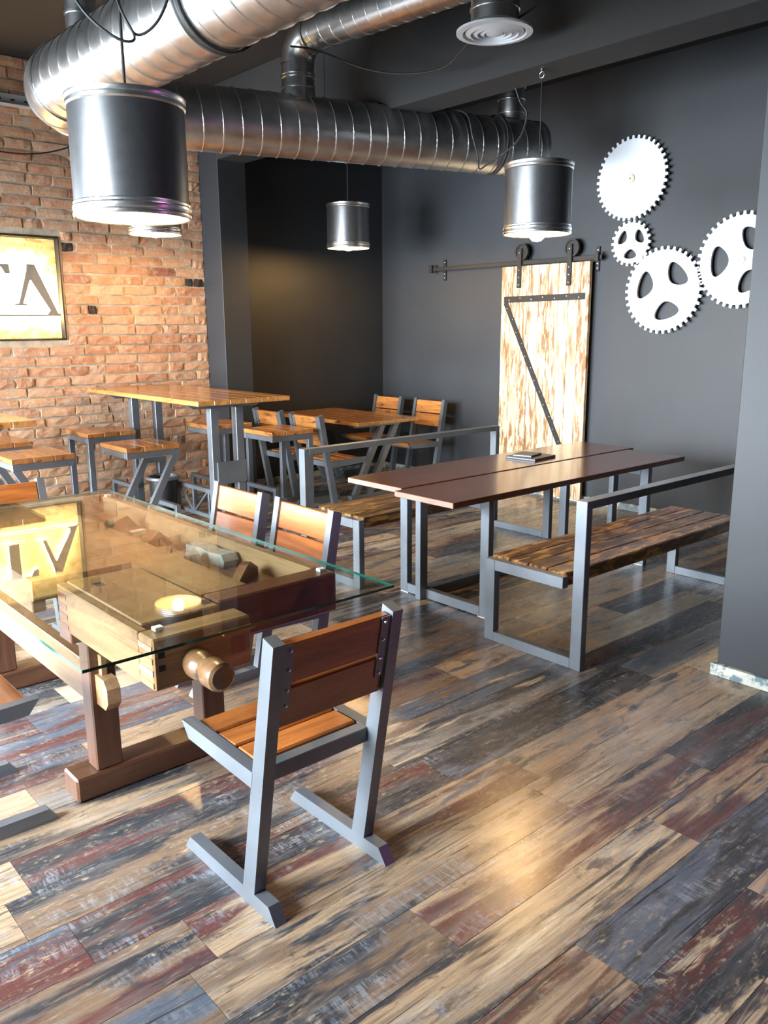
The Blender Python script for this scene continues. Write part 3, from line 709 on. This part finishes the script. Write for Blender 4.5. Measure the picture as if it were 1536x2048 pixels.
place(sZ, uz, 'slant legged bar stool at the left edge, behind the far head chair', (2.08, 6.29, 0), 90, GS)
place(sZ, uz, 'bar stool at the left edge of which only a thin seat end shows', (2.09, 7.19, 0), 90, GS)

# ------------------------------------------------------------------ high bar tables
def bar_table(label, x0, x1, y0, y1):
    t = thing('bar_table', label, 'table', ((x0+x1)/2, (y0+y1)/2, 0), 0, 'high bar tables'); hx, hy = (x1-x0)/2, (y1-y0)/2; st = M['steel']
    n = 6; w = 2*hx/n
    for i in range(n): P('top_board', t, (-hx+i*w, -hy, 1.125), (-hx+(i+1)*w-0.001, hy, 1.162), M['bartop'], 0.004)
    for s in (-1, 1):
        yy = s*(hy-0.33)
        poly('top_beam', t, [(-hx+0.05, 1.125), (-hx+0.13, 1.075), (hx-0.13, 1.075), (hx-0.05, 1.125)], 0.06, st, (0, yy+0.03, 0), (R(90), 0, 0))
        for x in (-0.145, 0.085): P('post', t, (x, yy-0.035, 0.04), (x+0.07, yy+0.035, 1.076), st, 0.003)
        P('floor_bar', t, (-hx+0.12, yy-0.035, 0), (hx-0.12, yy+0.035, 0.045), st, 0.003)
        P('stiffener_plate', t, (-0.11, yy-0.050, 0.46), (0.155, yy-0.0355, 0.64), st, 0.001)
    L = hy-0.37
    P('truss_chord', t, (-0.018, -L, 0.33), (0.018, L, 0.365), st); P('truss_chord', t, (-0.018, -L, 0.11), (0.018, L, 0.145), st)
    k = 5
    for i in range(k):
        a = -L+2*L*i/k; b = -L+2*L*(i+1)/k; z0, z1 = (0.335, 0.14) if i % 2 else (0.14, 0.335)
        B('truss_diagonal', t, (0, a+0.02, z0), (0, b-0.02, z1), 0.02, 0.02, st)
        if i: P('truss_strut', t, (-0.012, a-0.012, 0.145), (0.012, a+0.012, 0.33), st)
    return t
bar_table('high varnished bar table with steel posts in front of the pillar', 3.06, 3.89, 5.56, 7.64)
bar_table('high bar table cut off by the left edge, only its corner in view', 0.90, 1.745, 5.14, 7.2)
bn = thing('waste_bin', 'round black bin with a grey rim under the high bar table', 'bin', (3.32, 6.72, 0))
lathe('drum', bn, [(0.0, 0.02), (0.105, 0.02), (0.125, 0.40), (0.12, 0.40), (0.10, 0.04), (0, 0.04)], M['black'], 32)
lathe('rim', bn, [(0.124, 0.40), (0.145, 0.405), (0.145, 0.425), (0.118, 0.428), (0.118, 0.40)], M['steel'], 32); lathe('foot', bn, [(0.09, 0.0), (0.1, 0.0), (0.104, 0.02), (0.09, 0.02)], M['black'], 24)

# ------------------------------------------------------------------ low alcove table
t = thing('alcove_table', 'low varnished table with slanted steel legs in the dark alcove', 'table', (5.53, 6.90, 0)); st = M['steel']
for i in range(6): P('top_board', t, (-0.41+i*0.82/6, -0.71, 0.755), (-0.41+(i+1)*0.82/6-0.001, 0.71, 0.792), M['bartop'], 0.004)
for s in (-1, 1):
    yy = s*0.50
    poly('top_beam', t, [(-0.36, 0.755), (-0.30, 0.715), (0.30, 0.715), (0.36, 0.755)], 0.05, st, (0, yy+0.025, 0), (R(90), 0, 0))
    for x in (0.07, 0.255):
        a, b = (x, x-0.36) if s < 0 else (-x, -x+0.36)
        poly('leg', t, [(b-0.033, 0.04), (b+0.033, 0.04), (a+0.033, 0.716), (a-0.033, 0.716)], 0.05, st, (0, yy+0.025, 0), (R(90), 0, 0))
    P('floor_bar', t, (-0.36, yy-0.03, 0), (0.36, yy+0.03, 0.04), st)

# ------------------------------------------------------------------ plank table with benches
t = thing('plank_table', 'dark red brown table of two broad planks on steel frames', 'table', (4.45, 3.60, 0), 0)
P('top_plank', t, (3.225-4.45, 3.095-3.60, 0.722), (5.665-4.45, 3.575-3.60, 0.757), M['tabtop'], 0.003)
P('top_plank', t, (3.31-4.45, 3.605-3.60, 0.722), (5.79-4.45, 4.115-3.60, 0.757), M['tabtop'], 0.003)
P('sawn_end', t, (3.2235-4.45, 3.098-3.60, 0.7245), (3.2255-4.45, 3.572-3.60, 0.7545), M['endgrain'], 0); P('sawn_end', t, (3.3085-4.45, 3.608-3.60, 0.7245), (3.3105-4.45, 4.112-3.60, 0.7545), M['endgrain'], 0)
for X in (3.555-4.45, 5.235-4.45):
    f = bpy.data.objects.new('end_frame', None); put(f, t); f.location = (X, 0, 0)
    a, b = 3.125-3.60, 3.885-3.60
    P('upright', f, (-0.0, a, 0.004), (0.045, a+0.065, 0.722), st); P('upright', f, (0, b-0.065, 0.004), (0.045, b, 0.722), st)
    P('cross_bar', f, (0, a+0.065, 0.004), (0.045, b-0.065, 0.065), st); P('cross_bar', f, (0, a+0.065, 0.66), (0.045, b-0.065, 0.722), st)
    for q in (a+0.005, b-0.075): P('foot_pad', f, (-0.002, q, 0), (0.047, q+0.07, 0.004), M['white'], 0)
f = bpy.data.objects.new('long_frame', None); put(f, t); f.location = (0, 3.645-3.60, 0)
a, b = 3.505-4.45, 5.67-4.45
P('upright', f, (a, 0, 0), (a+0.065, 0.045, 0.722), st); P('upright', f, (b-0.065, 0, 0), (b, 0.045, 0.722), st)
P('long_bar', f, (a+0.065, 0, 0.0), (b-0.065, 0.045, 0.065), st); P('long_bar', f, (a+0.065, 0, 0.66), (b-0.065, 0.045, 0.722), st)

def bench(label, x0, x1, yf, yb):
    """yf: seat front, yb: rail side"""
    s = 1 if yf > yb else -1
    b_ = thing('rail_bench', label, 'bench', ((x0+x1)/2, (yf+yb)/2, 0), 0, 'scorched benches with steel rails')
    ox, oy = (x0+x1)/2, (yf+yb)/2; L = lambda y: y-oy
    seat_b = yf-s*0.515
    def Q(name, xa, xb, ya, yb_, za, zb): return P(name, b_, (xa-ox, min(L(ya), L(yb_)), za), (xb-ox, max(L(ya), L(yb_)), zb), st, 0.002)
    for X in (x0, x1-0.045):
        Q('front_leg', X, X+0.045, yf, yf-s*0.065, 0, 0.465); Q('floor_bar', X, X+0.045, yf-s*0.065, yb+s*0.065, 0, 0.055)
        Q('rear_post', X, X+0.045, yb, yb+s*0.065, 0, 0.872); Q('seat_arm', X, X+0.045, yf-s*0.065, seat_b, 0.405, 0.465)
    Q('hand_rail', x0+0.045, x1-0.045, yb, yb+s*0.065, 0.832, 0.872)
    n = 4; w = 0.50/n
    for i in range(n):
        a = yf-s*(0.004+i*w+0.003); c = yf-s*(0.004+(i+1)*w-0.003)
        P('seat_plank', b_, (x0+0.046-ox, min(L(a), L(c)), 0.405), (x1+0.02-ox-0.066, max(L(a), L(c)), 0.478), M['scorch'], 0.006)
    return b_
bench('scorched plank bench with steel rail on the near side of the plank table', 3.318, 5.27, 2.935, 2.295)
bench('scorched plank bench with steel rail on the far side, partly under the plank table', 3.365, 5.41, 4.075, 4.725)
tb = thing('tablet_case', 'black tablet case lying on the plank table', 'case', (4.80, 3.83, 0.757), 6)
P('cover', tb, (-0.14, -0.125, 0.0), (0.14, 0.125, 0.006), M['leather'], 0.002); P('back_shell', tb, (-0.14, -0.125, 0.010), (0.14, 0.125, 0.017), M['leather'], 0.003); P('screen_edge', tb, (-0.135, -0.12, 0.006), (0.135, 0.12, 0.010), M['steel'], 0)
lathe('camera_lens', tb, [(0, 0.001), (0.006, 0.001), (0.007, 0)], M['rivet'], 12, (0.12, -0.105, 0.017))
nbk = thing('notebook', 'small black notebook lying on the tablet case', 'notebook', (4.78, 3.85, 0.774), 14)
P('cover', nbk, (-0.09, -0.075, 0), (0.09, 0.075, 0.003), M['leather'], 0.001); P('pages', nbk, (-0.086, -0.072, 0.003), (0.088, 0.072, 0.011), M['letter'], 0); P('cover', nbk, (-0.09, -0.075, 0.011), (0.09, 0.075, 0.014), M['leather'], 0.001)

# ------------------------------------------------------------------ old workbench with a glass top
OX, OY = 1.38, 3.2
wk = thing('workbench', 'old joiner workbench with wooden vise used as a table', 'workbench', (OX, OY, 0))
def WB(name, lo, hi, mat, bev=0.004, par=None): return P(name, par or wk, (lo[0]-OX, lo[1]-OY, lo[2]), (hi[0]-OX, hi[1]-OY, hi[2]), mat, bev)
TZ = 0.83
o = poly('bench_top', wk, [(y, -x) for x, y in [(a-OX, b-OY) for a, b in [(0.925, 2.93), (1.295, 2.93), (1.295, 2.40), (1.47, 2.40), (1.47, 4.25), (0.925, 4.25)]]], 0.075, M['oldw'], (0, 0, TZ-0.075), (0, 0, R(90)))
WB('apron', (0.94, 3.00, TZ-0.14), (0.99, 4.24, TZ-0.076), M['oldw'])
WB('end_cap', (1.30, 2.30, 0.685), (1.79, 2.399, TZ), M['oldred'], 0.006); WB('end_cap', (0.92, 4.251, 0.69), (1.79, 4.32, TZ), M['oldw'], 0.006)
WB('tray_floor', (1.471, 2.40, 0.728), (1.745, 4.25, 0.742), M['oldw'], 0); WB('tray_side', (1.746, 2.40, 0.69), (1.785, 4.25, TZ), M['oldlt'], 0.004)
WB('vise_top', (1.018, 2.268, TZ-0.05), (1.288, 2.86, TZ), M['oldw'], 0.005)
WB('vise_cheek', (0.985, 2.225, 0.665), (1.0175, 2.86, TZ-0.004), M['oldw'], 0.003)
WB('vise_jaw', (0.985, 2.13, 0.665), (1.315, 2.224, TZ-0.004), M['oldw'], 0.006)
WB('vise_jaw_cheek', (1.20, 2.10, 0.79), (1.315, 2.129, TZ-0.03), M['oldw'], 0.003)
for i in range(4):
    z0 = 0.675+i*0.037
    WB('finger_joint', (0.9835, 2.135, z0), (0.986, 2.222, z0+0.018), M['endgrain' if i % 2 else 'oldw'], 0)
    WB('finger_joint', (0.9835, 2.78, z0), (0.986, 2.855, z0+0.018), M['oldred'], 0)
for z0 in (0.725, 0.765): WB('dowel_end', (1.0, 2.1285, z0), (1.022, 2.1305, z0+0.018), M['hole_shade'], 0)
WB('mortise_shade', (1.245, 2.128, 0.715), (1.295, 2.1305, 0.765), M['oldred'], 0)  # dark red plate on the jaw, standing in for a shaded hollow
for a, b in ((1.075, 2.72), (1.02, 3.02), (1.25, 2.30)): WB('dog_hole_shade', (a, b, TZ-0.02), (a+0.03, b+0.045, TZ+0.0006), M['hole_shade'], 0)  # solid black plugs; their colour paints the shade of the dog holes
h = lathe('vise_handle', wk, [(0.0, 0.165), (0.034, 0.165), (0.043, 0.158), (0.046, 0.145), (0.046, 0.105), (0.040, 0.092), (0.036, 0.085), (0.037, 0.07), (0.045, 0.055), (0.046, 0.02), (0.040, 0.0)], M['drumw'], 32, (1.115-OX, 2.13-OY, 0.727), (R(90), 0, 0))
lathe('bar_hole_shade', h, [(0, 0.002), (0.013, 0.0015), (0.014, -0.01)], M['hole_shade'], 16, (-0.0345, -0.005, 0.074), (0, R(-90), 0))  # dark disc on the drum, painted in place of a shaded bore
for yy in (2.80, 3.98):
    tr = bpy.data.objects.new('trestle', None); put(tr, wk)
    WB('foot', (0.97, yy, 0), (1.71, yy+0.13, 0.095), M['oldbr'], 0.008, tr); WB('head', (1.0, yy+0.01, 0.61), (1.76, yy+0.12, 0.68), M['oldred'], 0.004, tr)
    for a in (1.055, 1.50): WB('post', (a, yy+0.015, 0.095), (a+0.10, yy+0.10, 0.61), M['oldbr'], 0.005, tr)
for a in (1.068, 1.53): WB('stretcher', (a, 2.90, 0.345), (a+0.05, 3.995, 0.505), M['oldw'], 0.004)
for a, zz in ((1.075, 0.36), (1.525, 0.40)):
    T = 0.05
    poly('tusk_tenon', wk, [(0, 0), (0.075, 0), (0.10, 0.03), (0.10, 0.085), (0.075, 0.115), (0, 0.115)], T, M['oldlt'], (a+T-OX, 2.815-OY, zz), (R(90), 0, R(-90)))
    poly('wedge_key', wk, [(0, 0), (0.022, 0), (0.03, 0.17), (-0.0, 0.17)], 0.02, M['oldlt'], (a+0.035-OX, 2.813-OY, zz+0.02), (R(90), 0, R(-90)))
for a, b in ((1.02, 2.18), (1.745, 2.34), (1.745, 4.20), (0.98, 4.20)): WB('glass_spacer', (a, b, TZ-0.001), (a+0.03, b+0.025, TZ+0.0105), M['white'], 0.002)
gt = poly('glass_tabletop', None, [(-0.535, -1.145), (0.535, -1.145), (0.535, 1.145), (-0.535, 1.145)], 0.009, M['glass'], (1.267, 3.145, 0.8405), mat2=M['gedge'])
tag(gt, 'clear glass sheet with green edges lying on the old workbench', 'glass top')
# things lying in the tool tray
def chunk(name, label, cat, pts, t, loc, rot, mat): return tag(poly(name, None, pts, t, mat, loc, rot), label, cat)
z0 = 0.742
chunk('whetstone', 'pale grey stone block in the tool tray', 'stone', [(-0.14, 0), (0.13, 0), (0.15, 0.02), (0.145, 0.05), (0.03, 0.056), (-0.02, 0.05), (-0.13, 0.056), (-0.15, 0.03)], 0.07, (1.655, 3.02, z0), (R(90), 0, R(92)), M['stone'])
chunk('stone_chip', 'small broken stone leaning on the grey stone block', 'stone', [(-0.05, 0), (0.05, 0), (0.045, 0.03), (0.0, 0.06), (-0.03, 0.05)], 0.045, (1.575, 3.02, z0), (R(90), 0, R(80)), M['stone'])
chunk('wooden_wedge', 'dark wooden wedge in the near end of the tool tray', 'wedge', [(-0.13, 0), (0.12, 0), (0.12, 0.035), (0.05, 0.075), (0.02, 0.07)], 0.035, (1.60, 2.67, z0), (R(90), 0, R(35)), M['hole_shade'] if False else M['oldred'])
chunk('wooden_wedge', 'brown triangular wedge in the middle of the tool tray', 'wedge', [(-0.12, 0), (0.10, 0), (0.02, 0.07)], 0.05, (1.60, 3.42, z0), (R(90), 0, R(20)), M['oldw'])
chunk('wooden_wedge', 'pale triangular wedge in the far end of the tool tray', 'wedge', [(-0.11, 0), (0.11, 0), (0.04, 0.075), (-0.03, 0.06)], 0.05, (1.61, 3.80, z0), (R(90), 0, R(15)), M['oldlt'])
chunk('wood_offcut', 'small flat offcut beside the grey stone block', 'offcut', [(-0.06, -0.03), (0.05, -0.035), (0.06, 0.02), (-0.03, 0.035)], 0.025, (1.58, 3.24, z0), (0, 0, R(60)), M['oldw'])
chunk('wood_offcut', 'small white offcut at the far end of the tool tray', 'offcut', [(-0.04, -0.02), (0.04, -0.015), (0.035, 0.02), (-0.03, 0.025)], 0.02, (1.66, 3.66, z0), (0, 0, R(10)), M['white'])

# ------------------------------------------------------------------ cable tray and loose cables
ct = thing('cable_tray', 'perforated grey cable tray fixed high on the brick wall', 'cable tray', (1.0, BY-0.02, 3.50))
P('web', ct, (-3.2, 0.0, 0), (1.95, 0.008, 0.10), M['tray'], 0); P('lip', ct, (-3.2, -0.09, 0), (1.95, 0, 0.006), M['tray'], 0)
for i in range(12): P('slot_shade', ct, (1.9-0.11*i-0.035, -0.0012, 0.05), (1.9-0.11*i, 0.0, 0.062), M['hole_shade'], 0)  # dark strips on the solid web, coloured like shaded openings
def cable(label, pts, r=0.006): return tag(sweep('cable', None, smooth_path(pts), r, M['cable'], 8), label, 'cable')
cable('thin black cable sagging along the brick wall above the sign', [(1.2, 7.6, 3.35), (1.9, 7.6, 3.18), (2.45, 7.6, 3.125), (2.78, 7.6, 3.14), (3.1, 7.6, 3.24), (3.5, 7.55, 3.45)])
cable('black cable hanging in a loop beside the nearest lamp cord', [(1.30, 3.24, 2.98), (1.37, 3.16, 2.80), (1.46, 3.10, 2.715), (1.52, 3.08, 2.72), (1.49, 3.10, 2.80), (1.475, 3.12, 2.87), (1.49, 3.10, 2.80), (1.535, 3.08, 2.735), (1.60, 3.02, 2.80), (1.65, 3.0, 2.98), (1.66, 3.02, 3.3), (1.6, 3.1, 3.88)], 0.005)
cable('black cable slung from the branch duct to the round vent', [(3.62, 5.05, 3.55), (3.78, 4.95, 3.53), (4.0, 4.75, 3.42), (4.05, 4.4, 3.32), (4.03, 4.0, 3.27), (3.93, 3.66, 3.33), (3.97, 3.42, 3.365), (4.1, 3.2, 3.5), (4.2, 3.0, 3.7), (4.2, 2.9, 3.88)], 0.007)
cable('grey cable running from the beam to the duct end beside the hanging lamp', [(4.66, 3.95, 3.25), (4.69, 3.93, 3.16), (4.70, 3.88, 3.07), (4.80, 4.05, 2.94), (4.95, 4.45, 2.87), (5.03, 4.60, 2.87), (4.99, 4.58, 2.95), (4.94, 4.59, 3.08), (4.93, 4.65, 3.25), (4.93, 4.87, 3.325)], 0.006)
bpy.context.view_layer.update()
